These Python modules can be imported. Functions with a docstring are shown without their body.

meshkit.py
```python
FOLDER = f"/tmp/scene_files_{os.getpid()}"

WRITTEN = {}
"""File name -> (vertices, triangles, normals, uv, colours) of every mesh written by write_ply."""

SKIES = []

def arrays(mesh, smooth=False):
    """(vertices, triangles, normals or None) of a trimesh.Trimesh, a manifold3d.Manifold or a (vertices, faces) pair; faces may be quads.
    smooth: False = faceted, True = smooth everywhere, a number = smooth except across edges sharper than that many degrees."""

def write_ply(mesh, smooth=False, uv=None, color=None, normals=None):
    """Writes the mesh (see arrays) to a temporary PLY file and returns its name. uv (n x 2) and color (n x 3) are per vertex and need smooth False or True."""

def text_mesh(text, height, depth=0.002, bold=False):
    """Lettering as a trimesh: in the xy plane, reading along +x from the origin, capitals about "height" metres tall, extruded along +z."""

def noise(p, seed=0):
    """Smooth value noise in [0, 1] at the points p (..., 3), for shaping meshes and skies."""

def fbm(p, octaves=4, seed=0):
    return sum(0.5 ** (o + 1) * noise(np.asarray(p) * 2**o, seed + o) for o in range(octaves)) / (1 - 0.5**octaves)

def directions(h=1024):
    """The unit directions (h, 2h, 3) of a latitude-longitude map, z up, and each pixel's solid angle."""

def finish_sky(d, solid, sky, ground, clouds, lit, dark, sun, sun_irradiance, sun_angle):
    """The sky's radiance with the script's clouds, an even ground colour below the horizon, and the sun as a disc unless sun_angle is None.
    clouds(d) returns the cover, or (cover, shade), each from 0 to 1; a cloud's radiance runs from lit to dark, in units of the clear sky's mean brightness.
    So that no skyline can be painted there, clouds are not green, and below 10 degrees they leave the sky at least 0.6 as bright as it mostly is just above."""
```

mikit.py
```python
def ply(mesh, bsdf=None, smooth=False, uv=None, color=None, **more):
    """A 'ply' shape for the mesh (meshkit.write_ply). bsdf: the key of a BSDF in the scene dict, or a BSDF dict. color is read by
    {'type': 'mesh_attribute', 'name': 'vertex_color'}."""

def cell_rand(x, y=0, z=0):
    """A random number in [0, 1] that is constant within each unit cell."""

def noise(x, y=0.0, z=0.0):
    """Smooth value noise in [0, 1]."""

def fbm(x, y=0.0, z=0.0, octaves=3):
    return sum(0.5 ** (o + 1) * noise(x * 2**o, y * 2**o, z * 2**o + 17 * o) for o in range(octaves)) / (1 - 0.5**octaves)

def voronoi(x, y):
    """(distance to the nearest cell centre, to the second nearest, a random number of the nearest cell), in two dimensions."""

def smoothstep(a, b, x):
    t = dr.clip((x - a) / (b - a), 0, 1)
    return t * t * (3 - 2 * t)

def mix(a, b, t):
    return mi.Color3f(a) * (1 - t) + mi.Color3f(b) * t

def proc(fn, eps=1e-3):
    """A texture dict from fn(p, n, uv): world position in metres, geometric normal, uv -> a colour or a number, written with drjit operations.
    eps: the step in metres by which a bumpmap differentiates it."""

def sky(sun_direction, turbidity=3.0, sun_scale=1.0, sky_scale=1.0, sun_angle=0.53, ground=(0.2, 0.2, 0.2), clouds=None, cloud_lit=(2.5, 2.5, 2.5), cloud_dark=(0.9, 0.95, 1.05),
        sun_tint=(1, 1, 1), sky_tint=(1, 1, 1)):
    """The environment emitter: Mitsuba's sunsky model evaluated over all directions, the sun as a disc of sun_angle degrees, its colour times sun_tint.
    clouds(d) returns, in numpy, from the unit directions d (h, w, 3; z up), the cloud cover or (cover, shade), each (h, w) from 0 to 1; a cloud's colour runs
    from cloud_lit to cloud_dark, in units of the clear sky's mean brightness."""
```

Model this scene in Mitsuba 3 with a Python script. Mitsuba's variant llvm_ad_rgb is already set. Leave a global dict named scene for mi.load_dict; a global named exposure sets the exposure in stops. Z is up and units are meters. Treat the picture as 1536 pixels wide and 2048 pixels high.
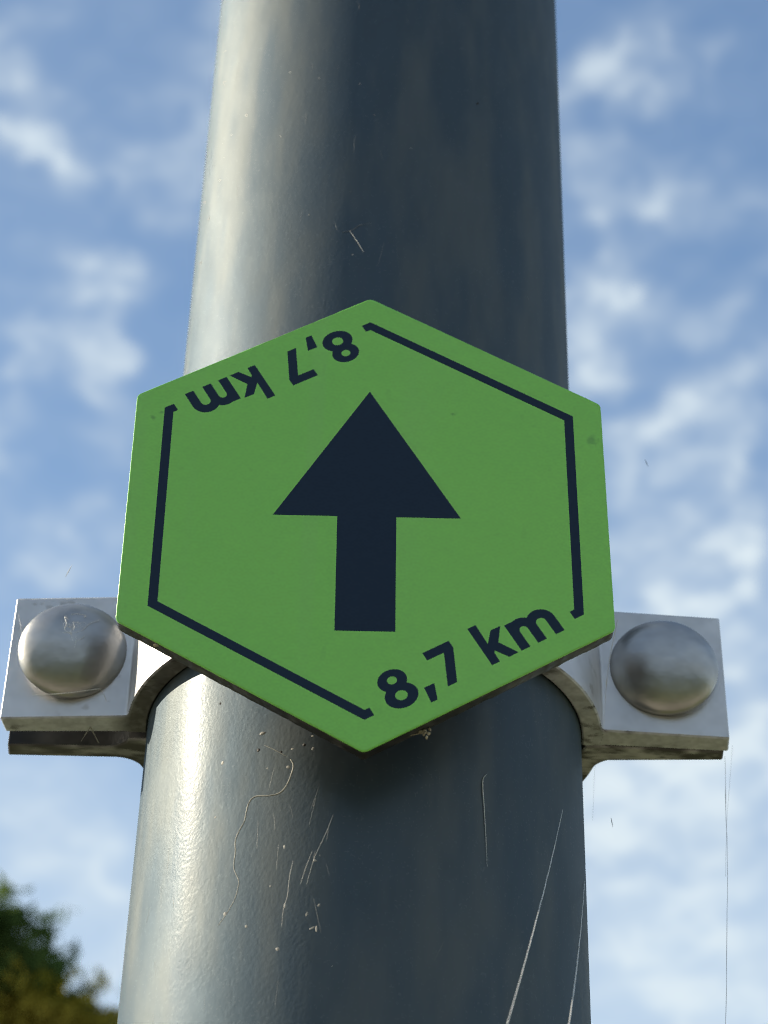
import math
import numpy as np
import trimesh
import shapely.geometry as sg
from shapely import affinity
from shapely.ops import unary_union
import mitsuba as mi
import drjit as dr
import mikit
import meshkit
from mikit import proc, noise, fbm, voronoi, smoothstep, mix

T = mi.ScalarTransform4f
scene, labels = {}, {}
H = 2.0                                                     # height of the sign's centre above the ground, metres

# ------------------------------------------------------------------ camera, sky, exposure
CAM = np.array([-0.00027, -0.38497, H - 0.23466])
FWD = np.array([0.006358, 0.813411, 0.581655])
UP = np.array([-0.033621, -0.581164, 0.813091])
scene['camera'] = {
    'type': 'thinlens', 'fov': 2 * math.degrees(math.atan(768 / 4214)), 'fov_axis': 'x',
    'to_world': T().look_at(origin=CAM.tolist(), target=(CAM + FWD).tolist(), up=UP.tolist()),
    'aperture_radius': 0.0013, 'focus_distance': 0.402, 'near_clip': 0.01, 'far_clip': 5000.0}
exposure = 2.78
SUN_AZ, SUN_EL = math.radians(99.5), math.radians(30.5)        # azimuth counted from the camera's side of the post towards its left
SUN = (-math.sin(SUN_AZ) * math.cos(SUN_EL), -math.cos(SUN_AZ) * math.cos(SUN_EL), math.sin(SUN_EL))


def mi_smooth(a, b, x):
    t = np.clip((x - a) / (b - a), 0, 1)
    return t * t * (3 - 2 * t)


PUFFS = [(-13.68, 46.13, 1.02, 0.82, 0.5),(-12.59, 46.09, 0.44, 0.48, 0.55),(-13.29, 44.54, 1.43, 0.48, 0.85),(-12.6, 45.16, 0.54, 0.54, 0.5),(-11.69, 44.02, 0.68, 0.75, 0.75),(-11.02, 43.91, 0.54, 0.34, 0.4),(-13.27, 47.89, 0.54, 0.41, 0.3),(-14.59, 47.04, 0.54, 0.68, 0.3),(-9.36, 44.43, 0.54, 0.54, 0.55),(-7.89, 44.58, 0.95, 0.48, 0.65),(-7.92, 45.37, 0.48, 0.61, 0.5),(-6.91, 44.93, 0.82, 1.22, 0.45),(-8.48, 46.37, 1.22, 0.82, 0.25),(-6.68, 43.36, 0.95, 0.68, 0.35),(-9.96, 41.22, 1.16, 0.48, 0.6),(-8.49, 41.51, 0.48, 0.38, 0.5),(-9.18, 40.84, 0.68, 0.41, 0.6),(-10.4, 40.7, 0.82, 0.41, 0.3),(-9.25, 40.15, 0.54, 0.54, 0.3),(-12.77, 39.05, 0.68, 0.82, 0.65),(-12.18, 39.94, 0.54, 0.54, 0.45),(-9.83, 39.48, 0.75, 0.54, 0.75),(-10.91, 39.69, 0.68, 0.54, 0.45),(-8.67, 39.33, 0.48, 0.48, 0.55),(-11.27, 38.84, 0.95, 0.54, 0.4),(-12.7, 38.31, 0.54, 0.27, 0.6),(-8.86, 38.3, 0.41, 0.82, 0.45),(-12.12, 37.1, 0.95, 0.82, 0.3),(-12.13, 35.88, 0.48, 0.61, 0.55),(-8.55, 36.84, 0.82, 0.82, 0.3),(-9.22, 34.73, 0.82, 0.68, 0.6),(-10.58, 34.11, 1.09, 0.68, 0.5),(-11.29, 33.55, 1.22, 0.82, 0.5),(-9.67, 33.46, 1.09, 0.54, 0.45),(-11.16, 34.65, 0.82, 0.41, 0.3),(10.19, 47.71, 0.95, 0.54, 0.5),(8.39, 47.17, 0.95, 0.48, 0.6),(7.39, 46.76, 0.82, 0.54, 0.65),(10.92, 47.27, 0.41, 0.68, 0.35),(9.51, 46.72, 0.68, 0.41, 0.4),(12.39, 46.77, 0.41, 0.54, 0.2),(7.29, 44.92, 0.61, 0.82, 0.75),(7.41, 43.93, 0.68, 0.54, 0.6),(8.79, 44.92, 0.68, 0.68, 0.4),(11.75, 44.73, 0.82, 0.54, 0.45),(10.76, 44.14, 0.82, 0.54, 0.4),(9.41, 43.5, 0.82, 0.48, 0.55),(10.9, 43.73, 0.95, 0.54, 0.45),(13.07, 43.56, 0.82, 0.54, 0.25),(7.32, 42.33, 0.82, 0.54, 0.6),(7.82, 41.64, 1.22, 0.68, 0.65),(8.7, 41.33, 0.82, 0.95, 0.6),(7.77, 40.71, 0.95, 0.82, 0.65),(9.72, 40.88, 0.82, 0.68, 0.45),(11.79, 40.47, 0.68, 0.54, 0.35),(8.03, 39.35, 0.95, 0.68, 0.7),(7.19, 39.92, 0.68, 0.82, 0.6),(12.14, 38.97, 0.68, 0.41, 0.45),(13.38, 41.94, 0.54, 0.54, 0.3),(11.21, 38.29, 0.82, 0.48, 0.6),(10.3, 37.61, 0.88, 0.54, 0.75),(9.59, 37.18, 0.68, 0.34, 0.6),(11.67, 37.79, 0.54, 0.54, 0.4),(12.37, 36.66, 0.68, 0.82, 0.6),(11.82, 36.16, 0.82, 0.68, 0.45),(8.37, 36.63, 0.68, 0.82, 0.5),(10.18, 36.27, 0.82, 0.54, 0.5),(9.14, 35.65, 1.09, 0.68, 0.5),(9.4, 34.69, 0.82, 0.48, 0.7),(10.41, 35.18, 0.68, 0.41, 0.5),(12.16, 34.79, 0.68, 0.48, 0.65),(11.48, 34.44, 0.82, 0.54, 0.55),(12.52, 33.69, 0.54, 0.82, 0.75),(9.13, 33.22, 0.68, 0.54, 0.85),(10.7, 33, 1.09, 0.48, 0.85),(11.88, 32.12, 0.95, 0.54, 0.6),(11.94, 29.72, 0.82, 1.22, 0.55),(11.89, 30.65, 0.68, 0.54, 0.5),(7.58, 28.18, 0.95, 0.82, 0.95),(9.24, 28.12, 1.22, 0.82, 0.8),(10.74, 28.19, 0.95, 0.95, 0.8),(11.73, 27.61, 0.82, 1.09, 0.7),(8.12, 26.97, 0.95, 0.68, 0.75),(10.17, 26.63, 1.22, 0.68, 0.6),(11.56, 25.78, 0.82, 0.82, 0.7),(7.74, 25.4, 0.82, 0.82, 0.75),(9.01, 24.71, 1.22, 0.82, 0.7),(10.72, 24.52, 1.22, 0.68, 0.75),(7.78, 23.45, 1.09, 0.82, 0.75),(9.61, 23.01, 1.22, 0.82, 0.75),(11.31, 23.08, 0.95, 1.09, 0.75),(-9.93, 27.13, 1.22, 0.82, 0.43),(-8.72, 25.92, 1.09, 0.68, 0.54),(-9.69, 25.57, 1.09, 0.82, 0.5),(-7.78, 26.66, 0.82, 0.82, 0.4),(-7.5, 24.45, 0.68, 0.82, 0.54),(-10.05, 27.91, 0.82, 0.41, 0.22),(-8.03, 25.19, 0.82, 0.68, 0.5),(-6.95, 23.45, 0.54, 0.82, 0.54)]


def sky_clouds(d):
    """Altocumulus: placed puffs (azimuth, elevation, half-widths in degrees, strength) torn up by noise, and the same kind of cover all round."""
    az, el = np.degrees(np.arctan2(d[..., 0], d[..., 1])), np.degrees(np.arcsin(d[..., 2]))
    q = d * 17.0
    warp = np.stack([meshkit.fbm(q * 1.3 + 31.7 * k, 3, seed=40 + k) - 0.5 for k in range(2)], -1)
    fine = np.stack([meshkit.fbm(q * 4.1 + 11.3 * k, 3, seed=60 + k) - 0.5 for k in range(2)], -1)
    a = az * np.cos(np.radians(el)) + 3.2 * warp[..., 0] + 1.3 * fine[..., 0]
    e = el + 2.2 * warp[..., 1] + 1.0 * fine[..., 1]
    placed = np.zeros(az.shape)
    near = (np.abs(az) < 30) & (el > 12) & (el < 60)
    an, en, pn = a[near], e[near], np.zeros(near.sum())
    for (pa, pe, rx, ry, s) in PUFFS:
        g = ((an - pa * np.cos(np.radians(pe))) / (1.05 * rx)) ** 2 + ((en - pe) / (1.05 * ry)) ** 2
        pn = 1 - (1 - pn) * (1 - 0.60 * s * np.exp(-g))
    placed[near] = pn
    texture = meshkit.fbm(q * np.array([1.6, 1.6, 2.0]) + 5.0, 5, seed=9)
    ripple = mi_smooth(0.25, 0.75, meshkit.fbm(q * np.array([3.6, 3.6, 5.2]) + 1.5 * warp[..., :1] + 8.0, 4, seed=14))
    veil = meshkit.fbm(d * 6.0 + 2.0, 4, seed=3)
    haze = 0.35 + 0.95 * mi_smooth(50, 28, el)
    placed = placed * (0.62 + 0.76 * texture) * (0.62 + 0.72 * ripple) + 0.44 * haze * (veil - 0.14) * (0.6 + 0.8 * ripple)
    body = meshkit.fbm(d * np.array([11.0, 11.0, 15.0]) + 0.15 * warp[..., :1], 5, seed=21)
    spread = mi_smooth(0.38, 0.78, body) * 0.85 * (0.6 + 0.8 * texture) * (0.62 + 0.72 * ripple) + 0.44 * haze * (veil - 0.14) * (0.6 + 0.8 * ripple)
    inside = mi_smooth(26, 17, np.abs(az) * np.cos(np.radians(el))) * mi_smooth(2.5, 5.5, np.abs(az) * np.cos(np.radians(el))) * mi_smooth(14, 19, el) * mi_smooth(58, 52, el)
    low = mi_smooth(38, 16, el)
    cover = placed * inside + spread * (1 - inside)
    cover = 1 - (1 - np.clip(cover, 0, 1)) * (1 - 0.55 * low)
    shade = np.clip(0.75 - 0.9 * cover + 0.5 * (texture - 0.5), 0, 1)
    return np.clip(cover, 0, 0.97), shade


scene['sky'] = mikit.sky(SUN, turbidity=3.0, clouds=sky_clouds, sun_scale=1.0, sun_tint=(0.90, 1.0, 1.17), sky_tint=(0.98, 0.97, 0.965), cloud_lit=(1.45, 1.65, 1.76), cloud_dark=(1.08, 1.27, 1.45), ground=(0.16, 0.15, 0.11))


# ------------------------------------------------------------------ helpers
def ref(k):
    return {'type': 'ref', 'id': k}


def bsdf(key, **d):
    scene[key] = d


def tag(key, label=None, cat=None, group=None, kind=None):
    e = labels.setdefault(key, {})
    for k, v in (('label', label), ('category', cat), ('group', group), ('kind', kind)):
        if v:
            e[k] = v


def put(key, mesh, mat, smooth=30, label=None, cat=None, group=None, kind=None, **more):
    n, k = 0, key
    while k in scene:
        n += 1
        k = f'{key}_{n:03d}'
    scene[k] = mikit.ply(mesh, mat, smooth=smooth, **more)
    if label or cat or group or kind:
        tag(k, label, cat, group, kind)
    return k


def ring_offset(p, d):
    """The closed polygon p (counter-clockwise) moved inwards by d, vertex for vertex."""
    e = np.roll(p, -1, 0) - p
    e /= np.linalg.norm(e, axis=1, keepdims=True) + 1e-15
    n = np.stack([-e[:, 1], e[:, 0]], 1)
    m = n + np.roll(n, 1, 0)
    m /= np.maximum((m * m).sum(1, keepdims=True) / 2, 0.35)
    return p + d * m


def prism(poly, z0, z1, bevel=0.0, bevel_low=None, scale=1e-3):
    """A shapely polygon (mm) extruded from z0 to z1 (mm) with bevelled rims; metres out."""
    polys = list(poly.geoms) if hasattr(poly, 'geoms') else [poly]
    bl = bevel if bevel_low is None else bevel_low
    out = []
    for g in polys:
        g = sg.polygon.orient(g, 1.0)
        rings = [np.array(r.coords)[:-1] for r in (g.exterior, *g.interiors)]
        def level(d):
            return [ring_offset(r, d) for r in rings]
        stack = [(level(bl), z0), (level(0), z0 + bl), (level(0), z1 - bevel), (level(bevel), z1)]
        if bl == 0:
            stack = stack[1:]
        if bevel == 0:
            stack = stack[:-1]
        V, Fc, at = [], [], 0
        n = sum(map(len, rings))
        for lv, z in stack:
            V.append(np.column_stack([np.vstack(lv), np.full(n, z)]))
        for s in range(len(stack) - 1):
            b = 0
            for r in rings:
                i = np.arange(len(r))
                j = (i + 1) % len(r)
                lo, hi = s * n + b, (s + 1) * n + b
                Fc += [np.stack([lo + i, lo + j, hi + j], 1), np.stack([lo + i, hi + j, hi + i], 1)]
                b += len(r)
        for lv, base, flip in ((stack[0], 0, True), (stack[-1], (len(stack) - 1) * n, False)):
            pg = sg.Polygon(lv[0][0], lv[0][1:])
            tv, tf = trimesh.creation.triangulate_polygon(pg, engine='earcut')
            allr = np.vstack(lv[0])
            idx = np.array([np.argmin(((allr - q) ** 2).sum(1)) for q in tv])
            f = idx[tf]
            a = allr[f]
            area = np.cross(a[:, 1] - a[:, 0], a[:, 2] - a[:, 0])
            f = np.where((area < 0)[:, None], f[:, ::-1], f)
            Fc.append((f[:, ::-1] if flip else f) + base)
        out.append(trimesh.Trimesh(np.vstack(V) * scale, np.vstack(Fc), process=False))
    return trimesh.util.concatenate(out)


def tube(points, radius, sides=6, closed=True):
    p = np.asarray(points, float)
    r = np.broadcast_to(np.asarray(radius, float), (len(p),))
    t = np.gradient(p, axis=0)
    t /= np.linalg.norm(t, axis=1, keepdims=True) + 1e-15
    a = np.cross(t, np.where(np.abs(t[:, 2:]) < 0.9, [[0, 0, 1.0]], [[1.0, 0, 0]]))
    a /= np.linalg.norm(a, axis=1, keepdims=True) + 1e-15
    b = np.cross(t, a)
    g = np.arange(sides) * 2 * np.pi / sides
    v = p[:, None] + r[:, None, None] * (np.cos(g)[None, :, None] * a[:, None] + np.sin(g)[None, :, None] * b[:, None])
    i, j = np.meshgrid(np.arange(len(p) - 1), np.arange(sides), indexing='ij')
    q = np.stack([i * sides + j, i * sides + (j + 1) % sides, (i + 1) * sides + (j + 1) % sides, (i + 1) * sides + j], -1).reshape(-1, 4)
    f = np.vstack([q[:, [0, 1, 2]], q[:, [0, 2, 3]]])
    v = v.reshape(-1, 3)
    if closed:
        c = len(v)
        v = np.vstack([v, p[:1], p[-1:]])
        k = np.arange(sides)
        f = np.vstack([f, np.stack([(k + 1) % sides, k, np.full(sides, c)], 1),
                       np.stack([k, (k + 1) % sides, np.full(sides, -(len(p) - 1) * sides + c + 1)], 1) + [(len(p) - 1) * sides] * 3])
    return trimesh.Trimesh(v, f, process=False)


def curve(points, n=24):
    """A smooth line (Catmull-Rom) through the points."""
    p = np.asarray(points, float)
    if len(p) < 3:
        return np.linspace(p[0], p[-1], n)
    q = np.vstack([2 * p[0] - p[1], p, 2 * p[-1] - p[-2]])
    out = []
    for i in range(len(p) - 1):
        a, b, c, d = q[i:i + 4]
        for t in np.linspace(0, 1, 8, endpoint=False):
            out.append(0.5 * (2 * b + (c - a) * t + (2 * a - 5 * b + 4 * c - d) * t * t + (3 * b - a - 3 * c + d) * t ** 3))
    return np.array(out + [p[-1]])


def lathe(profile, n=64):
    """(r, h) pairs turned about +z; metres."""
    pr = np.asarray(profile, float)
    g = np.arange(n) * 2 * np.pi / n
    v = np.stack([pr[:, None, 0] * np.cos(g), pr[:, None, 0] * np.sin(g), np.broadcast_to(pr[:, None, 1], (len(pr), n))], -1).reshape(-1, 3)
    i, j = np.meshgrid(np.arange(len(pr) - 1), np.arange(n), indexing='ij')
    q = np.stack([i * n + j, i * n + (j + 1) % n, (i + 1) * n + (j + 1) % n, (i + 1) * n + j], -1).reshape(-1, 4)
    m = trimesh.Trimesh(v, np.vstack([q[:, [0, 1, 2]], q[:, [0, 2, 3]]]), process=False)
    m.merge_vertices()
    m.update_faces(m.nondegenerate_faces())
    return m


def moved(m, M):
    m = m.copy()
    m.apply_transform(M)
    return m


def grain(p, s):
    """Isotropic fine noise at s cycles per metre (drjit)."""
    return noise(p.x * s, p.y * s, p.z * s)


rng = np.random.default_rng(7)
RP = 0.045                                                  # the post's radius


def on_post(angle_deg, z_mm, lift=0.0):
    """A point on the post: angle from the camera's side (positive to the right), height from the sign's centre in mm."""
    a = np.radians(np.asarray(angle_deg, float))
    r = RP + lift
    return np.stack([r * np.sin(a), -r * np.cos(a), H + np.asarray(z_mm, float) * 1e-3 + 0 * a], -1)


# ------------------------------------------------------------------ materials
def post_height(p, n, uv):
    fine = noise(uv.x * 2200, uv.y * 1700, 3.0) * 0.30 + noise(uv.x * 4600, uv.y * 4000, 9.0) * 0.18 + noise(uv.x * 900, uv.y * 600, 5.0) * 0.12
    broad = noise(uv.x * 230, uv.y * 100, 1.0)
    stripe_ridges = dr.exp(-dr.square((uv.x + 0.0577 + 0.0006 * noise(uv.y * 25)) / 0.0006)) + dr.exp(-dr.square((uv.x + 0.0535) / 0.0011)) * 0.5  # raised ridges imitating the reflected stripes near the left edge
    return fine * 0.9 + broad * 0.15 + 0.7 * stripe_ridges


def post_colour(p, n, uv):
    dust = smoothstep(0.35, 0.85, fbm(uv.x * 130, uv.y * 30, 2.0, octaves=5))
    flake = smoothstep(0.80, 0.95, noise(uv.x * 3000, uv.y * 3000, 5.0))
    c = mix((0.056, 0.085, 0.110), (0.098, 0.118, 0.125), dust)
    return mix(c, (0.16, 0.19, 0.20), 0.25 * flake)


def post_rough(p, n, uv):
    return 0.66 + 0.05 * fbm(uv.x * 240, uv.y * 120, 4.0, octaves=3)


bsdf('post_paint', type='bumpmap', scale=0.000062, arbitrary=proc(post_height, eps=0.00015),
     bsdf={'type': 'principled', 'base_color': proc(post_colour), 'metallic': 0.9, 'roughness': proc(post_rough), 'specular': 0.5, 'clearcoat': 0.9, 'clearcoat_gloss': 0.62})


def sign_colour(p, n, uv):
    wear = fbm(p.x * 60, p.y * 60, p.z * 60, octaves=4)
    sp = smoothstep(0.93, 0.98, noise(p.x * 380, p.z * 380, 2.0))
    gr = grain(p, 2600)
    c = mix((0.215, 0.600, 0.094), (0.238, 0.625, 0.104), wear) * (0.96 + 0.08 * gr)
    c = mix(c, (0.05, 0.16, 0.05), 0.06 * sp)
    drip = smoothstep(0.55, 0.85, noise(p.x * 260, p.z * 9, 6.0)) * smoothstep(0.4, 0.7, noise(p.x * 40, p.z * 22, 8.0))
    c = mix(c, (0.30, 0.48, 0.24), 0.07 * drip)
    for (sx, sz, r) in ((0.0426, 0.0182, 0.0011), (0.0153, 0.0235, 0.0004), (-0.0436, 0.0201, 0.0005), (-0.0420, 0.0215, 0.0004)):   # stains
        dd = dr.sqrt(dr.square(p.x - sx) + dr.square(p.z - H - sz)) / r * (0.6 + 0.8 * noise(p.x * 1500, p.z * 1500, 1.0))
        c = mix(c, (0.06, 0.18, 0.06), 0.4 * (1 - smoothstep(0.3, 1.3, dd)))
    return c


bsdf('sign_green', type='bumpmap', scale=0.000008, arbitrary=proc(lambda p, n, uv: grain(p, 1500), eps=0.0002),
     bsdf={'type': 'principled', 'base_color': proc(sign_colour), 'roughness': 0.32, 'specular': 0.45})
bsdf('sign_navy', type='principled', base_color=proc(lambda p, n, uv: mix((0.0055, 0.0185, 0.043), (0.007, 0.022, 0.050), grain(p, 2600))), roughness=0.45, specular=0.22)


def core_colour(p, n, uv):
    a = fbm(p.x * 300, p.y * 500, p.z * 300, octaves=4)
    return mix((0.012, 0.011, 0.011), (0.055, 0.05, 0.045), smoothstep(0.45, 0.8, a))


bsdf('sign_core', type='bumpmap', scale=0.00035, arbitrary=proc(lambda p, n, uv: fbm(p.x * 500, p.y * 700, p.z * 500, octaves=3), eps=0.0002),
     bsdf={'type': 'principled', 'base_color': proc(core_colour), 'roughness': 0.5, 'specular': 0.5})


def clamp_colour(p, n, uv):
    a = fbm(p.x * 90, p.y * 90, p.z * 90, octaves=4)
    c = mix((0.52, 0.525, 0.55), (0.66, 0.66, 0.68), smoothstep(0.25, 0.75, a))
    c = mix(c, (0.43, 0.43, 0.44), 0.35 * smoothstep(0.4, 0.8, fbm(p.x * 260, p.y * 200, p.z * 170, octaves=4)))
    d = smoothstep(0.60, 0.74, fbm(p.x * 330, p.y * 330, p.z * 330, octaves=3))
    return mix(c, (0.2, 0.17, 0.13), 0.35 * d * smoothstep(0.4, 0.65, noise(p.x * 70, p.y * 70, p.z * 70)))


bsdf('clamp_metal', type='bumpmap', scale=0.00006, arbitrary=proc(lambda p, n, uv: fbm(p.x * 420, p.y * 420, p.z * 420, octaves=3), eps=0.0003),
     bsdf={'type': 'principled', 'base_color': proc(clamp_colour), 'metallic': 0.75, 'roughness': 0.46, 'specular': 0.5})


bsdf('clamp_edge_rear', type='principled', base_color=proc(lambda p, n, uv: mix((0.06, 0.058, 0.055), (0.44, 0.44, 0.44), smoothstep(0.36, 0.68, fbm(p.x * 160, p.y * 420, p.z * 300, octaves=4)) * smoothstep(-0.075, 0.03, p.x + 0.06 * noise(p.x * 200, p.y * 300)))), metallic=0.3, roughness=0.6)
bsdf('clamp_gap_shade', type='principled', base_color=proc(lambda p, n, uv: mix((0.020, 0.022, 0.026), (0.10, 0.10, 0.10), smoothstep(0.4, 0.8, fbm(p.x * 120, p.y * 120, p.z * 120, octaves=4)))), metallic=0.2, roughness=0.7)  # shade of the flange gap, put into the rear half's dark colour


def sawn_colour(p, n, uv):
    a = fbm(p.x * 260, p.y * 260, p.z * 260, octaves=4)
    c = mix((0.38, 0.395, 0.42), (0.56, 0.575, 0.60), a)
    d = smoothstep(0.50, 0.72, fbm(p.x * 330 + 7, p.y * 520, p.z * 400, octaves=5)) * smoothstep(0.35, 0.62, noise(p.x * 95, p.y * 150, 2.0))
    ring_dark = smoothstep(0.0545, 0.0475, dr.sqrt(p.x * p.x + p.y * p.y)) * smoothstep(0.015, -0.03, p.x) * (0.6 + 0.6 * fbm(p.x * 400, p.y * 400, p.z * 400, octaves=3))  # darker towards the post, on the left half of the ring
    c = mix(c, (0.05, 0.045, 0.04), dr.clip(ring_dark, 0, 0.9))
    return mix(c * (0.75 + 0.5 * fbm(p.x * 900, p.y * 900, 4.0, octaves=3)), (0.03, 0.025, 0.02), 0.75 * d)


bsdf('clamp_edge', type='bumpmap', scale=0.0003, arbitrary=proc(lambda p, n, uv: fbm(p.x * 500, p.y * 500, p.z * 500, octaves=3), eps=0.0002),
     bsdf={'type': 'principled', 'base_color': proc(sawn_colour), 'metallic': 0.3, 'roughness': 0.6})


def bolt_colour(p, n, uv):
    a = fbm(p.x * 220, p.y * 220, p.z * 220, octaves=4)
    c = mix((0.30, 0.295, 0.285), (0.52, 0.515, 0.50), a)
    s = smoothstep(0.5, 0.8, fbm(p.x * 140, p.y * 140, p.z * 200, octaves=4))
    return mix(c, (0.30, 0.27, 0.22), 0.3 * s)


bsdf('bolt_steel', type='bumpmap', scale=0.00013, arbitrary=proc(lambda p, n, uv: fbm(p.x * 170, p.y * 170, p.z * 170, octaves=4) + 0.10 * noise(p.x * 500, p.y * 2200, p.z * 2600), eps=0.0002),
     bsdf={'type': 'principled', 'base_color': proc(bolt_colour), 'metallic': 0.95, 'roughness': proc(lambda p, n, uv: 0.27 + 0.18 * fbm(p.x * 300, p.y * 300, p.z * 300, octaves=3))})
bsdf('web_silk', type='principled', base_color={'type': 'rgb', 'value': [0.62, 0.62, 0.60]}, roughness=0.3, specular=0.6)
bsdf('grey_silk', type='principled', base_color={'type': 'rgb', 'value': [0.22, 0.22, 0.22]}, roughness=0.4, specular=0.5)
bsdf('pale_straw', type='principled', base_color=proc(lambda p, n, uv: mix((0.20, 0.20, 0.175), (0.34, 0.33, 0.29), grain(p, 900))), roughness=0.55)
bsdf('pale_fleck', type='principled', base_color=proc(lambda p, n, uv: mix((0.16, 0.155, 0.14), (0.42, 0.41, 0.38), grain(p, 700))), roughness=0.6)
bsdf('scratch_mark', type='principled', base_color={'type': 'rgb', 'value': [0.12, 0.13, 0.135]}, roughness=0.45)
bsdf('tan_husk', type='principled', base_color=proc(lambda p, n, uv: mix((0.16, 0.13, 0.08), (0.50, 0.45, 0.33), grain(p, 1600))), roughness=0.8)
bsdf('dark_speck', type='principled', base_color={'type': 'rgb', 'value': [0.02, 0.018, 0.016]}, roughness=0.7)
bsdf('bark', type='twosided', bsdf={'type': 'principled', 'base_color': proc(lambda p, n, uv: mix((0.07, 0.05, 0.035), (0.16, 0.12, 0.09), fbm(p.x * 14, p.y * 14, p.z * 4, octaves=4))), 'roughness': 0.9})
bsdf('leaf_green', type='principledthin', base_color=proc(lambda p, n, uv: mix((0.035, 0.07, 0.022), (0.13, 0.18, 0.05), noise(p.x * 2.6, p.y * 2.6, p.z * 2.6))), roughness=0.5, diff_trans=0.7, spec_trans=0.0)
bsdf('leaf_yellow', type='principledthin', base_color=proc(lambda p, n, uv: mix((0.28, 0.26, 0.03), (0.42, 0.30, 0.06), noise(p.x * 3.1, p.y * 3.1, p.z * 3.1))), roughness=0.5, diff_trans=0.9, spec_trans=0.0)
bsdf('grass_ground', type='principled', base_color=proc(lambda p, n, uv: mix(mix((0.045, 0.065, 0.022), (0.11, 0.12, 0.045), fbm(p.x * 1.1, p.y * 1.1, 0.0, octaves=5)), (0.14, 0.11, 0.07), smoothstep(0.62, 0.75, fbm(p.x * 7, p.y * 7, 3.0, octaves=3)))), roughness=0.95)
bsdf('path_gravel', type='principled', base_color=proc(lambda p, n, uv: mix((0.17, 0.15, 0.12), (0.27, 0.245, 0.20), fbm(p.x * 40, p.y * 40, 0.0, octaves=4))), roughness=0.95)

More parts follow.
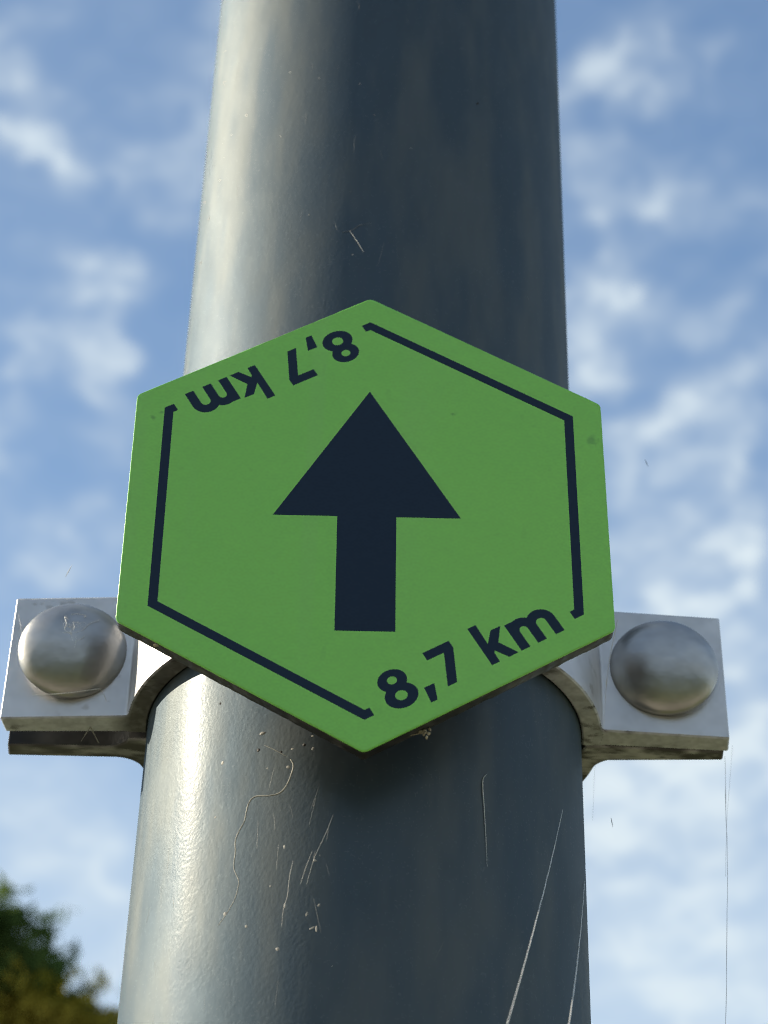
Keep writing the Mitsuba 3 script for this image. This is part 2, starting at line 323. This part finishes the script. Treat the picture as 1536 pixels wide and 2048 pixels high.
# ------------------------------------------------------------------ ground and path
gx = np.concatenate([-np.geomspace(600, 6, 24), np.linspace(-5, 5, 21), np.geomspace(6, 600, 24)])
X, Y = np.meshgrid(gx, gx, indexing='ij')
Z = 0.03 * (meshkit.fbm(np.stack([X * 0.5, Y * 0.5, 0 * X], -1), 3) - 0.9) + np.clip((np.hypot(X, Y) - 60) / 540, 0, 1) * 2
nx = len(gx)
i, j = np.meshgrid(np.arange(nx - 1), np.arange(nx - 1), indexing='ij')
quads = np.stack([i * nx + j, (i + 1) * nx + j, (i + 1) * nx + j + 1, i * nx + j + 1], -1).reshape(-1, 4)
put('ground', (np.stack([X, Y, Z], -1).reshape(-1, 3), quads), 'grass_ground', smooth=True, kind='structure', label='grassy ground at the foot of the post')
ys = np.linspace(-60, 60, 121)
edge = lambda s: s + 0.08 * (meshkit.fbm(np.stack([ys * 0.9, ys * 0 + s, ys * 0], -1), 3) - 0.5)
L, R = edge(-2.7), edge(-0.22)
pv = np.concatenate([np.stack([ys, L, 0 * ys + 0.012], 1), np.stack([ys, R, 0 * ys + 0.012], 1)])
k = np.arange(120)
put('path', (pv, np.stack([k, k + 1, k + 122, k + 121], 1)), 'path_gravel', smooth=True, kind='structure', label='light gravel path running past the post')

# ------------------------------------------------------------------ post
NA, zs = 360, np.concatenate([np.linspace(0.0, 1.8, 10), np.linspace(1.82, 2.3, 97), np.linspace(2.4, 4.2, 10)])
ang = np.linspace(np.pi, 3 * np.pi, NA + 1)                 # seam on the far side; 2 pi faces the camera
A, ZZ = np.meshgrid(ang, zs, indexing='ij')
v = np.stack([RP * np.sin(A), -RP * np.cos(A), ZZ], -1).reshape(-1, 3)
uv = np.stack([RP * (A - 2 * np.pi), ZZ], -1).reshape(-1, 2)
nz = len(zs)
i, j = np.meshgrid(np.arange(NA), np.arange(nz - 1), indexing='ij')
q = np.stack([i * nz + j, (i + 1) * nz + j, (i + 1) * nz + j + 1, i * nz + j + 1], -1).reshape(-1, 4)
put('sign_post__shaft', (v, q), 'post_paint', smooth=True, uv=uv)
tag('sign_post', 'round dark grey painted metal post running up through the picture behind the green sign', 'post')
cap = lathe([(0.0451, 0), (0.0465, 0.001), (0.0465, 0.012), (0.043, 0.022), (0.03, 0.031), (0.012, 0.035), (0.0, 0.036)], 72)
put('sign_post__cap', moved(cap, trimesh.transformations.translation_matrix([0, 0, 4.198])), 'clamp_metal')


def blob(center, normal, size, squash=0.5, seed=0):
    m = trimesh.creation.icosphere(subdivisions=2, radius=1.0)
    nn = 0.6 + 0.8 * meshkit.noise(m.vertices * 1.7 + seed * 3.1, seed)
    m.vertices *= nn[:, None]
    z = np.asarray(normal, float) / np.linalg.norm(normal)
    x = np.cross([0.1, 0.2, 1.0], z)
    x /= np.linalg.norm(x)
    y = np.cross(z, x)
    a = (seed * 1.9) % 6.28
    x, y = x * math.cos(a) + y * math.sin(a), y * math.cos(a) - x * math.sin(a)
    s = np.broadcast_to(size, (2,))
    M = np.eye(4)
    M[:3, 0], M[:3, 1], M[:3, 2], M[:3, 3] = x * s[0], y * s[1], z * s.mean() * squash, center
    m.apply_transform(M)
    return m


def post_blob(a, z, size, seed, squash=0.5):
    c = on_post(a, z, 0.0)
    return blob(c, c - [0, 0, c[2]], np.asarray(size) * 1e-3, squash, seed)


FLECKS = [(-25.06, -40.22, (.55, .9)), (-12.31, -42.21, .35), (-12.05, -44.86, (.35, .5)), (-35.83, -44.4, .5), (-17.67, -64.38, (.3, .6)), (-17.86, -48.21, .5),
          (-20.54, -71.83, .3), (-8.93, -76.26, (.3, .5)), (-11.6, -77.86, (.6, .3)), (-9.24, -80.71, (.3, .9)), (-10.16, -80.53, (.25, .7)), (-17.91, -84.02, (.45, .6)),
          (-25.98, -78.88, .4), (-10.33, -67.59, (.3, .5)), (-16.76, -75.99, (.35, .6)), (-36.78, -55.48, .3), (-17.1, -44.55, .35), (-23.18, -47.89, .25), (-31.8, -75.67, (.6, .5)),
          (-30.44, 139.93, .3), (-47.34, 133.68, (.35, .5)), (-20.45, 134.74, .3), (-7.78, 130.75, .25), (-3.17, 120.06, .2), (-32.26, 119.38, (.2, .4)), (-7.7, 77.23, .25),
          (-54.7, 131.62, .3), (-60.14, 132.39, .3), (-59.14, 119.25, (.3, .5)), (-71.64, 120.46, (.4, 1.6)), (-65.01, 110.47, (.2, 1.0)), (-69.06, 99.03, (.25, 1.4)),
          (-64.91, 168.1, .25), (-63.28, 155.32, (.3, .8))]
fl = [post_blob(a, z, np.asarray(s) * 0.65, n + 1, 0.25) for n, (a, z, s) in enumerate(FLECKS)]
for n in range(22):                                         # fine dust specks stuck to the paint
    a, z = rng.uniform(-70, 60), rng.choice([rng.uniform(-105, -35), rng.uniform(60, 190)])
    if rng.random() < (0.25 if a > 0 else 1.0):
        fl.append(post_blob(a, z, rng.uniform(0.06, 0.15), 100 + n))
put('sign_post__dust_fleck', trimesh.util.concatenate(fl), 'pale_fleck', smooth=True, kind='stuff', label='tiny pale flecks of dirt stuck to the grey paint')
put('sign_post__dark_speck', trimesh.util.concatenate([post_blob(a, z, s, 300 + n) for n, (a, z, s) in enumerate([(-25.77, -43.67, .32), (-14.17, -43.96, .3), (28.62, 130.92, .35), (-38, -31, .25), (-19.9, -44.9, .25)])]),
    'dark_speck', smooth=True, kind='stuff', label='few black specks on the grey paint')


def post_line(pts, r, n=1, lift=0.00005):
    p = np.array(pts, float)
    c = curve(np.column_stack([p, 0 * p[:, 0]])) if len(p) > 2 else np.linspace(np.append(p[0], 0), np.append(p[1], 0), 8)
    t = np.linspace(0, 1, len(c))
    return tube(on_post(c[:, 0], c[:, 1], lift), r * (0.35 + 0.65 * np.sin(np.pi * np.clip(t * 0.9 + 0.05, 0, 1))), 5)


SCRATCH = [([(-10.99, -65.65), (-12.15, -68.46), (-13.43, -72.01)], .13), ([(-15.43, -67.29), (-16.01, -70.1), (-16.32, -74.16), (-17.1, -76.58), (-17.25, -79.96)], .14),
           ([(-6.51, -58.52), (-8.17, -62.54), (-10.53, -67.27), (-12.09, -72.56)], .12), ([(-3.22, -78.02), (-3.42, -81.69), (-4.91, -84.42), (-8.04, -86.18)], .05),
           ([(-20.85, -57.05), (-20.14, -61.22)], .08), ([(19.68, -81.14), (17.22, -85.41)], .10), ([(-1.35, -49.75), (-1.46, -52.43)], .07),
           ([(29.38, -68.09), (34.2, -78.1), (36.07, -84.37)], .03), ([(17.72, -46.33), (18.46, -52.13)], .06),
           ([(-27.19, 127.52), (-22.92, 117.1), (-18.96, 108.13), (-15.02, 96.14), (-10.65, 87.99)], .04), ([(-13.83, 88.38), (-12.04, 83.99)], .06),
           ([(-4.75, 76.13), (-2.24, 69.7)], .04), ([(10.95, 77.31), (14.59, 71.58)], .05), ([(-12.4, 67.07), (-7.27, 63.11)], .05), ([(-15.07, 139.18), (-14.29, 135.28)], .05)]
sc = [post_line(p, r * 0.55e-3, lift=-0.00002) for p, r in SCRATCH]
for n in range(40):
    a, z = rng.uniform(-62, 10), rng.choice([rng.uniform(-100, -45), rng.uniform(65, 180)])
    sc.append(post_line([(a, z), (a + rng.uniform(-2, 2), z - rng.uniform(2, 7))], rng.uniform(0.02, 0.05) * 1e-3, lift=-0.00001))
put('sign_post__scratch', trimesh.util.concatenate(sc), 'scratch_mark', smooth=True, kind='stuff', label='fine scratches and dried streaks on the grey paint')

# ------------------------------------------------------------------ pipe clamp
FROLL = 0.0042
ROLL = trimesh.transformations.rotation_matrix(-FROLL, [0, 1, 0], [0, 0, H])
th = lambda a0, a1, r, n=90: [(r * math.cos(a), r * math.sin(a)) for a in np.linspace(a0, a1, n)]
front = sg.Polygon(th(math.pi + 0.03, 2 * math.pi - 0.03, 49.3) + th(2 * math.pi - 0.03, math.pi + 0.03, 45.15))
fl_r = sg.Polygon([(46.2, -1.9), (46.2, -8.1), (75.2, -6.2), (75.8, -0.8)])
fl_l = sg.Polygon([(-46.2, -1.9), (-74.6, -0.2), (-75.2, -5.7), (-46.2, -8.2)])
prof = unary_union([front, fl_r, fl_l]).buffer(1.1, 8).buffer(-1.1, 8).buffer(-0.25, 4).buffer(0.25, 4)
prof = prof.difference(sg.Point(0, 0).buffer(45.12, 90)).simplify(0.01)
ZB, ZT = -18.6, 11.0
rear = sg.Polygon(th(0.03, math.pi - 0.03, 49.3) + th(math.pi - 0.03, 0.03, 45.15))
rl_r = sg.Polygon([(46.0, -1.35), (74.9, -0.45), (75.2, 3.0), (46.0, 4.4)])
rl_l = sg.Polygon([(-46.0, 9.4), (-75.3, 9.9), (-74.9, 5.4), (-46.0, 4.9)])
rprof = unary_union([rear, rl_r, rl_l]).buffer(5.5, 10).buffer(-5.5, 10).buffer(-0.25, 4).buffer(0.25, 4)
rprof = rprof.difference(sg.Point(0, 0).buffer(45.12, 90)).difference(prof.buffer(0.25)).simplify(0.01)
if hasattr(rprof, 'geoms'):
    rprof = max(rprof.geoms, key=lambda g: g.area)


def split_ends(m):
    """The rolled faces and the sawn bottom and top edges of an extruded profile, as two meshes."""
    cut = np.abs(m.face_normals[:, 2]) > 0.5
    return m.submesh([np.nonzero(~cut)[0]], append=True), m.submesh([np.nonzero(cut)[0]], append=True)


def world(m):
    m = moved(m, trimesh.transformations.translation_matrix([0, 0, H]))
    return moved(m, ROLL)


tag('pipe_clamp', 'two-piece grey metal pipe clamp with side flanges, closed round the post behind the green sign', 'clamp')
for name, pr, mt in (('front_half', prof, 'clamp_metal'), ('rear_half', rprof, 'clamp_gap_shade')):
    body, ends = split_ends(prism(pr, ZB, ZT, 0.35))
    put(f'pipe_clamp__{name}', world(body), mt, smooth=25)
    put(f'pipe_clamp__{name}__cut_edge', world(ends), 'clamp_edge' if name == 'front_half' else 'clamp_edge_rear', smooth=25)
dome = [(0.0, 5.3)] + [(11.35 * math.sin(t), 0.9 + 4.4 * (math.cos(t * 1.0) - math.cos(math.pi / 2)) / 1.0) for t in np.linspace(0.04, math.pi / 2, 26)] + [(11.15, 0.35), (10.2, 0.05), (9.8, -0.9), (0.0, -0.9)]
dome = np.array(dome)[::-1] * 1e-3
RX = trimesh.transformations.rotation_matrix(math.pi / 2, [1, 0, 0])         # +z of the lathe towards the camera (-y)
for n, (bx, bz, tilt, word) in enumerate(((-61.6, -3.5, 0.075, 'left'), (62.3, -2.9, -0.065, 'right'))):
    key = 'pipe_clamp__bolt' + ('' if n == 0 else '_001')
    h = lathe(dome, 80)
    h.vertices[:, 2] += 0.00025 * (meshkit.fbm(h.vertices * 160 + n * 5, 3, seed=n) - 0.5) * (h.vertices[:, 2] > 0.0005)
    M = trimesh.transformations.translation_matrix([bx * 1e-3, -0.0072, bz * 1e-3 + H]) @ trimesh.transformations.rotation_matrix(tilt, [0, 0, 1]) @ RX
    put(key, moved(h, M), 'bolt_steel', smooth=35, label='domed steel bolt head on the %s flange of the clamp' % word)
    sh = lathe(np.array([(0, -24), (3.6, -24), (4.0, -23.5), (4.0, 1), (0, 1)]) * 1e-3, 28)
    put(key + '__shank', moved(sh, M), 'bolt_steel', smooth=35)
    nut = prism(sg.Polygon([(7.4 * math.cos(a), 7.4 * math.sin(a)) for a in np.arange(6) * math.pi / 3]), -6.5, 0, 0.5)
    y0 = 0.0101 if n == 0 else 0.0043
    put(key + '__nut', moved(nut, trimesh.transformations.translation_matrix([bx * 1e-3, y0, bz * 1e-3 + H]) @ RX), 'bolt_steel', smooth=False)

# ------------------------------------------------------------------ sign
SR, SX = 0.01564, -0.00086
C_, S_ = math.cos(SR), math.sin(SR)
SIGN = np.array([[C_, 0, -S_, SX], [0, 1, 0, 0], [S_, 0, C_, H], [0, 0, 0, 1]]) @ RX   # polygon (mm, x right, y up) and depth towards the camera


def on_sign(poly, d0, d1, bevel=0.0, low=0.0):
    """A polygon in the sign's plane from depth d0 to d1 (mm, distance in front of the post's axis)."""
    return moved(prism(poly, d0, d1, bevel, low), SIGN)


hexagon = lambda r: sg.Polygon([(r * math.sin(a), r * math.cos(a)) for a in np.arange(6) * math.pi / 3])
outline = hexagon(53.05).buffer(-1.6).buffer(1.6, 10)
tag('hexagonal_sign', 'green hexagonal sign with a dark arrow pointing up, mounted in front of the post', 'sign')


def rough_rim(m, amp, seed):
    c = m.vertices.copy()
    m.vertices += amp * (np.stack([meshkit.fbm(c * 600 + 9 * k, 3, seed=seed + k) for k in range(3)], -1) - 0.5)
    return m


fine_outline = outline.segmentize(0.5)
put('hexagonal_sign__panel', rough_rim(on_sign(fine_outline.buffer(-0.1), 54.6, 57.55, 0.05, 0.25), 0.00025, 3), 'sign_core', smooth=40, label='dark weathered edge of the sign board')
put('hexagonal_sign__face', rough_rim(on_sign(fine_outline, 57.5, 58.0, 0.22, 0.08), 0.00007, 11), 'sign_green', smooth=40)
put('hexagonal_sign__mounting_plate', on_sign(sg.box(-17, -16, 17, 9).buffer(-2).buffer(2), 49.0, 54.7, 0.3, 0.3), 'clamp_metal', smooth=30)
INK0, INK1 = 57.9, 58.06
arrow = affinity.translate(sg.Polygon([(0.2, 28.4), (17.9, -2.08), (5.6, -2.08), (5.55, -27.85), (-5.62, -27.85), (-5.65, -2.08), (-17.9, -2.08)]), -0.12, 0)
put('hexagonal_sign__arrow', on_sign(arrow, INK0, INK1), 'sign_navy', smooth=False)
hv = [(45.5 * math.sin(a), 45.5 * math.cos(a)) for a in np.arange(6) * math.pi / 3]
tick = lambda p, s=1.5: (p[0] - s * 0.866, p[1] - s * 0.5)
line = sg.LineString([tick(hv[0]), hv[0], hv[1], hv[2], tick(hv[2])]).buffer(0.88, cap_style=2, join_style=2)
put('hexagonal_sign__border_line', on_sign(line, INK0, INK1), 'sign_navy', smooth=False)
put('hexagonal_sign__border_line', on_sign(affinity.rotate(line, 180, origin=(0, 0)), INK0, INK1), 'sign_navy', smooth=False)
ell = lambda x, y, rx, ry: affinity.scale(sg.Point(x, y).buffer(1, 24), rx, ry)
eight = unary_union([ell(-14.9, -35.62, 2.72, 2.2), ell(-14.93, -39.1, 3.08, 2.45)]).buffer(0.25).buffer(-0.25).difference(ell(-14.9, -35.55, 1.02, 0.92)).difference(ell(-14.93, -39.05, 1.25, 1.12))
comma = sg.Polygon([(-10.5, -39.75), (-8.6, -39.8), (-9.75, -42.85), (-10.9, -42.85)])
seven = sg.Polygon([(-7.1, -33.3), (-1.75, -33.3), (-1.72, -34.85), (-4.8, -41.4), (-6.55, -41.4), (-3.55, -34.9), (-7.1, -34.85)])
kay = sg.Polygon([(2.78, -32.75), (4.33, -32.75), (4.2, -37.5), (6.3, -35.05), (8.15, -35.1), (6.1, -37.85), (8.15, -41.35), (6.4, -41.38), (4.75, -38.9), (4.3, -39.35), (4.22, -41.4), (2.75, -41.38)])


def arch(x0, x1):
    r = (x1 - x0) / 2
    return [(x0, -41.35), (x0, -37.9)] + [(x0 + r - r * math.cos(t), -37.9 + 1.85 * math.sin(t)) for t in np.linspace(0.25, math.pi - 0.25, 14)] + [(x1, -37.9), (x1, -41.35)]


em = unary_union([sg.LineString(arch(9.95, 13.5)).buffer(0.84, cap_style=2), sg.LineString(arch(13.5, 17.35)).buffer(0.84, cap_style=2), sg.box(9.11, -41.35, 10.79, -35.35)])
for turn in (0, 180):
    for name, g in (('digit', eight), ('comma', comma), ('digit', seven), ('letter', kay), ('letter', em)):
        g = affinity.rotate(g.buffer(0.09, join_style=2), 30 + turn, origin=(0, 0))
        put(f'hexagonal_sign__{name}', on_sign(g, INK0, INK1), 'sign_navy', smooth=False)

# ------------------------------------------------------------------ spider threads and debris
rel = lambda pts: np.array(pts, float) + [0, 0, H]


def thread(name, pts, r, mat, label, cat='spider thread', wave=0.0, seed=0):
    p = curve(rel(pts)) if len(pts) > 2 else np.linspace(rel(pts)[0], rel(pts)[1], 160)
    if wave:
        p = p + wave * (np.stack([meshkit.fbm(p * 90 + 4 * k, 3, seed=seed + k) for k in range(3)], -1) - 0.5)
    t = np.linspace(0, 1, len(p))
    length = np.linalg.norm(p[-1] - p[0])
    side = np.cross(p[-1] - p[0], [0.3, 1.0, 0.1])
    p = p + (4 * t * (1 - t))[:, None] * side / np.linalg.norm(side) * length * 0.005
    p = p + 0.00012 * (np.stack([meshkit.fbm(p * 260 + 7 * k, 2, seed=seed + 9 + k) for k in range(3)], -1) - 0.5) * (np.sin(np.pi * t) ** 0.5)[:, None]
    lump = 0.65 + 0.5 * meshkit.noise(p * 900, 4) + 1.1 * (meshkit.noise(p * 420 + 3, 8) > 0.86)
    return put(name, tube(p, lump * np.interp(t, np.linspace(0, 1, np.size(r)), np.atleast_1d(r)) * 1e-3, 6), mat, smooth=True, label=label, cat=cat)


thread('spider_thread', [(0.0384, -0.0246, -0.0456), (0.0231, -0.075, -0.1106)], [0.06, 0.09, 0.10], 'web_silk', 'pale spider thread slanting down over the dark right part of the post')
thread('spider_thread', [(0.0436, -0.0117, -0.0542), (0.0344, -0.06, -0.1042)], [0.05, 0.09, 0.10], 'web_silk', 'pale spider thread along the right edge of the post, nearest the sky')
thread('spider_thread', [(0.0752, 0.0, -0.0190), (0.0735, 0.0, -0.045), (0.0708, 0.0, -0.083)], [0.035, 0.05, 0.05], 'grey_silk', 'long thin spider thread hanging from the outer corner of the right clamp flange', wave=0.0004)
thread('spider_thread', [(0.0762, -0.004, -0.0186), (0.0738, -0.003, -0.036), (0.0732, -0.001, -0.047)], 0.022, 'grey_silk', 'short faint spider thread beside the long one under the right clamp flange')
thread('spider_thread', [(0.0460, -0.0575, -0.0233), (0.0484, -0.022, -0.0135), (0.0490, -0.0085, -0.0197)], [0.06, 0.045, 0.03], 'web_silk', 'pale spider thread from the lower right sign edge to the right clamp flange')
thread('spider_thread', [(0.0490, -0.0085, -0.0190), (0.0475, -0.004, -0.0243), (0.0466, -0.004, -0.0369)], 0.018, 'grey_silk', 'very faint spider thread below the inner corner of the right clamp flange')
thread('spider_thread', [(-0.0682, -0.0112, -0.0163), (-0.0620, -0.0112, -0.0158), (-0.0545, -0.0110, -0.0143)], [0.05, 0.09, 0.06], 'web_silk', 'pale spider thread across the foot of the left bolt head', wave=0.0006)
thread('spider_thread', [(-0.0740, -0.0075, 0.0053), (-0.0733, -0.0076, 0.0025), (-0.0726, -0.0078, -0.0003)], 0.05, 'web_silk', 'short glinting spider thread on the left flange above the bolt head')
thread('spider_thread', [(-0.0546, -0.0112, -0.0142), (-0.0538, -0.0098, -0.0147), (-0.0532, -0.0085, -0.0157)], 0.07, 'web_silk', 'short bent spider thread to the lower right of the left bolt head')
thread('spider_thread', [tuple(on_post(a, z, 0.0003) - [0, 0, H]) for a, z in ((30.28, -46.37), (29.12, -48.34), (29.61, -54.41), (30.37, -65.19))], [0.03, 0.10, 0.07, 0.02], 'web_silk', 'pale upright strand on the dark side of the post under the sign')
thread('spider_thread', [tuple(on_post(a, z, 0.0003) - [0, 0, H]) for a, z in ((-8.76, 84.09), (-6.86, 81.09), (-4.65, 77.59))], [0.03, 0.06, 0.03], 'web_silk', 'short bright strand on the post above the sign, slanting down right')
thread('spider_thread', [tuple(on_post(a, z, 0.0003) - [0, 0, H]) for a, z in ((-10.86, 83.86), (-8.15, 84.29), (-6.03, 85.58), (-2.65, 86.1))], [0.03, 0.05, 0.03, 0.02], 'grey_silk', 'wavy faint strand lying crosswise on the post above the sign')
# web smear on the left bolt head and its flange
wb = []
for n in range(16):
    a, r0 = rng.uniform(0, 6.28), rng.uniform(0.5, 5.0)
    c = np.array([-61.0 + r0 * math.cos(a), 0, -0.8 + 0.8 * r0 * math.sin(a)])
    d = rng.normal(size=2)
    pts = []
    for t in (-1, -0.3, 0.3, 1):
        x, z = c[0] + 1.8 * d[0] * t + rng.normal() * 0.35, c[2] + 1.2 * d[1] * t + rng.normal() * 0.35
        rr = min(math.hypot(x + 61.6, z + 3.5) / 11.35, 0.99)
        pts.append((x * 1e-3, (-7.2 - 0.9 - 4.4 * math.sqrt(1 - rr * rr) - 0.1) * 1e-3, z * 1e-3))
    wb.append(tube(curve(rel(pts)), rng.uniform(0.02, 0.05) * 1e-3, 5))
put('web_scrap', trimesh.util.concatenate(wb), 'web_silk', smooth=True, label='wisp of old spider web stuck to the middle of the left bolt head', cat='spider web')
FIB = [(-17.36, -46.73), (-16.6, -47.99), (-16.96, -49.81), (-18.0, -52.06), (-19.5, -53.39), (-21.91, -53.67), (-25.68, -53.34), (-27.31, -54.31), (-27.89, -56.04), (-28.28, -57.96), (-29.62, -59.87),
       (-30.34, -61.54), (-30.12, -63.86), (-30.29, -65.77), (-30.08, -67.41), (-28.69, -69.71), (-28.78, -71.13), (-29.43, -73.24), (-31.16, -75.47), (-33.38, -77.59)]
fp = curve(np.column_stack([np.array(FIB), np.zeros(len(FIB))]))
t = np.linspace(0, 1, len(fp))
put('plant_fibre', tube(on_post(fp[:, 0], fp[:, 1], 0.00004), np.interp(t, [0, 0.2, 0.5, 0.8, 1], [0.11, 0.15, 0.12, 0.09, 0.05]) * 1e-3, 8), 'pale_straw', smooth=True, label='long wavy pale fibre stuck to the post below the sign', cat='fibre')
put('plant_fibre', post_line([(-24.2, -42.95), (-21.8, -44.16), (-18.2, -46.14)], 0.00007, lift=0.0002), 'pale_straw', smooth=True, label='short thin fibre just above the long wavy one on the post', cat='fibre')
husk = [blob(rel([0.0111, -0.0555, -0.0475]) + rng.normal(size=3) * [0.0004, 0.0003, 0.0006], rng.normal(size=3), rng.uniform(0.2, 0.42, 2) * 1e-3, 0.6, 500 + n) for n in range(9)]
husk += [tube(curve(rel([(0.0111, -0.0555, -0.0472), (0.0060, -0.0556, -0.0487), (0.0005, -0.0560, -0.0515)])), 0.00006, 5)]
put('dry_husk', trimesh.util.concatenate(husk), 'tan_husk', smooth=True, label='small tan husk clinging to the lower right edge of the green sign', cat='husk')
put('dry_husk', trimesh.util.concatenate([blob(rel([-0.0386, -0.0574, -0.0317]) + rng.normal(size=3) * 0.0003, rng.normal(size=3), rng.uniform(0.2, 0.45, 2) * 1e-3, 0.6, 520 + n) for n in range(5)]),
    'tan_husk', smooth=True, label='grey fluff caught on the lower left edge of the green sign', cat='husk')
put('straw_bit', tube(curve(rel([(-0.0585, -0.0014, -0.0212), (-0.0572, -0.0030, -0.0198), (-0.0566, -0.0034, -0.0191), (-0.0560, -0.0032, -0.0200), (-0.0548, -0.0014, -0.0215)])), [0.00005] * 5 + [0.00011] * 28, 6), 'pale_straw', smooth=True,
    label='bent bit of straw under the left flange of the clamp', cat='straw')
for (a, b, r, m, lab) in (((-0.0631, -0.02, 0.0070), (-0.0620, -0.02, 0.0102), 0.00009, 'web_silk', 'tiny white seed floating before the sky left of the sign'),
                          ((0.0590, -0.02, 0.0427), (0.0597, -0.02, 0.0407), 0.00007, 'dark_speck', 'tiny dark seed floating before the sky right of the sign'),
                          ((0.0482, -0.02, -0.0445), (0.0485, -0.02, -0.0466), 0.00007, 'dark_speck', 'tiny dark seed floating right of the post under the clamp')):
    put('floating_seed', tube(np.linspace(rel([a])[0], rel([b])[0], 7), np.array([0.3, 0.7, 1, 1, 0.8, 0.5, 0.2]) * r, 6), m, smooth=True, label=lab, cat='seed')


# ------------------------------------------------------------------ tree beyond
def leaves(centres, size, r):
    n = len(centres)
    d = r.normal(size=(n, 3))
    d /= np.linalg.norm(d, axis=1, keepdims=True)
    e = np.cross(d, r.normal(size=(n, 3)))
    e /= np.linalg.norm(e, axis=1, keepdims=True)
    w = np.cross(d, e)
    s = size * r.uniform(0.6, 1.3, (n, 1))
    v = np.stack([centres - e * s, centres + w * s * 0.42 + d * s * 0.12, centres + e * s, centres - w * s * 0.42 + d * s * 0.12], 1).reshape(-1, 3)
    k = np.arange(n)[:, None] * 4
    return v, np.vstack([k + [0, 1, 2], k + [0, 2, 3]])


tr = np.random.default_rng(21)
BASE = np.array([-2.75, 8.8, 0.0])
LOWER = 0.13
tag('garden_tree', 'bushy tree with some yellow leaves far behind the post, seen at the lower left', 'tree')
put('garden_tree__trunk', tube(curve([BASE + [0, 0, -0.1], BASE + [0.03, 0, 0.8], BASE + [-0.05, 0.04, 1.8], BASE + [0.05, 0, 3.0], BASE + [0.0, 0, 4.6]]), np.interp(np.linspace(0, 1, 33), [0, .1, .5, 1], [.2, .14, .11, .03]), 12), 'bark', smooth=True)
tips = []
for n in range(26):
    z0 = tr.uniform(1.6, 4.4)
    a = tr.uniform(0, 6.28)
    reach = tr.uniform(0.7, 1.75) * math.sqrt(max(0.1, 1 - ((z0 + 0.5 - 3.6) / 2.9) ** 2))
    tip = BASE + [reach * math.cos(a), reach * math.sin(a), z0 + tr.uniform(0.3, 1.1)]
    tips.append(tip)
    st = BASE + [0, 0, z0]
    put('garden_tree__branch', tube(curve([st, 0.5 * (st + tip) + [0, 0, 0.12], tip]), np.linspace(0.045, 0.01, 17), 6), 'bark', smooth=True)
CL = [((-2.45, 8.8, 4.55), (1.4, 1.2, 1.5)), ((-1.5, 8.6, 5.4), (0.3, 0.4, 0.3)), ((-1.72, 8.7, 5.75), (0.26, 0.4, 0.24)), ((-1.28, 8.6, 5.08), (0.3, 0.4, 0.3)), ((-2.0, 8.7, 5.7), (0.5, 0.6, 0.45)), ((-1.12, 8.6, 5.12), (0.22, 0.3, 0.22)), ((-1.3, 8.6, 5.3), (0.2, 0.3, 0.2)), ((-1.6, 8.7, 4.2), (0.75, 0.8, 1.0)), ((-3.4, 8.9, 4.3), (0.8, 0.9, 1.2)), ((-2.6, 8.9, 3.0), (1.4, 1.3, 1.0))]
cen = []
for c, r in CL:
    n = int(15000 * r[0] * r[1] * r[2]) + 1300
    u = tr.normal(size=(max(60, n // 90), 3))
    u /= np.linalg.norm(u, axis=1, keepdims=True)
    sub = np.array(c) - [0, 0, LOWER] + u * (tr.random((len(u), 1)) ** 0.45) * np.array(r)
    pick = sub[tr.integers(0, len(sub), n)]
    cen.append(pick + tr.normal(size=(n, 3)).clip(-1.9, 1.9) * 0.10)
cen = np.vstack(cen)
spot = np.exp(-(((cen - [-1.45, 8.6, 5.12]) / [0.3, 0.8, 0.22]) ** 2).sum(1))
yel = meshkit.noise(cen * 1.9 + 3.0, 5) + 0.12 * tr.normal(size=len(cen)) + 0.5 * spot > 0.74  # yellow in noise patches and around one spot
put('garden_tree__crown', leaves(cen[~yel], 0.052, tr), 'leaf_green', label='dark green leaves of the tree', kind='stuff')
put('garden_tree__yellow_leaves', leaves(cen[yel], 0.052, tr), 'leaf_yellow', label='yellow leaves in the tree crown', kind='stuff')

# hedge added out of view to darken the bolt reflections, post and sign
hr = np.random.default_rng(5)
tag('added_hedge', 'added unseen hedge behind the viewer, darkens the reflections in the bolt heads', 'hedge')
n = 16000
hx = hr.uniform(-17, 17, n)
top = 3.6 + 1.6 * meshkit.fbm(np.stack([hx * 0.35, 0 * hx, 0 * hx], -1), 3, seed=2)
hz = top * np.sqrt(hr.uniform(0.003, 1, n))
cen = np.stack([hx, -8.5 + hr.uniform(-0.9, 0.9, n) * np.sqrt(np.clip(1 - (hz / top) ** 4, 0.05, 1)), hz], -1)
put('added_hedge__foliage', leaves(cen, 0.17, hr), 'leaf_green', kind='stuff')
for n in range(18):
    x = -16 + 32 * n / 17 + hr.uniform(-0.4, 0.4)
    put('added_hedge__stem', tube(curve([(x, -8.5, -0.1), (x + 0.1, -8.55, 1.2), (x - 0.05, -8.45, 2.4), (x, -8.5, 3.3)]), np.linspace(0.07, 0.02, 25), 7), 'bark', smooth=True)
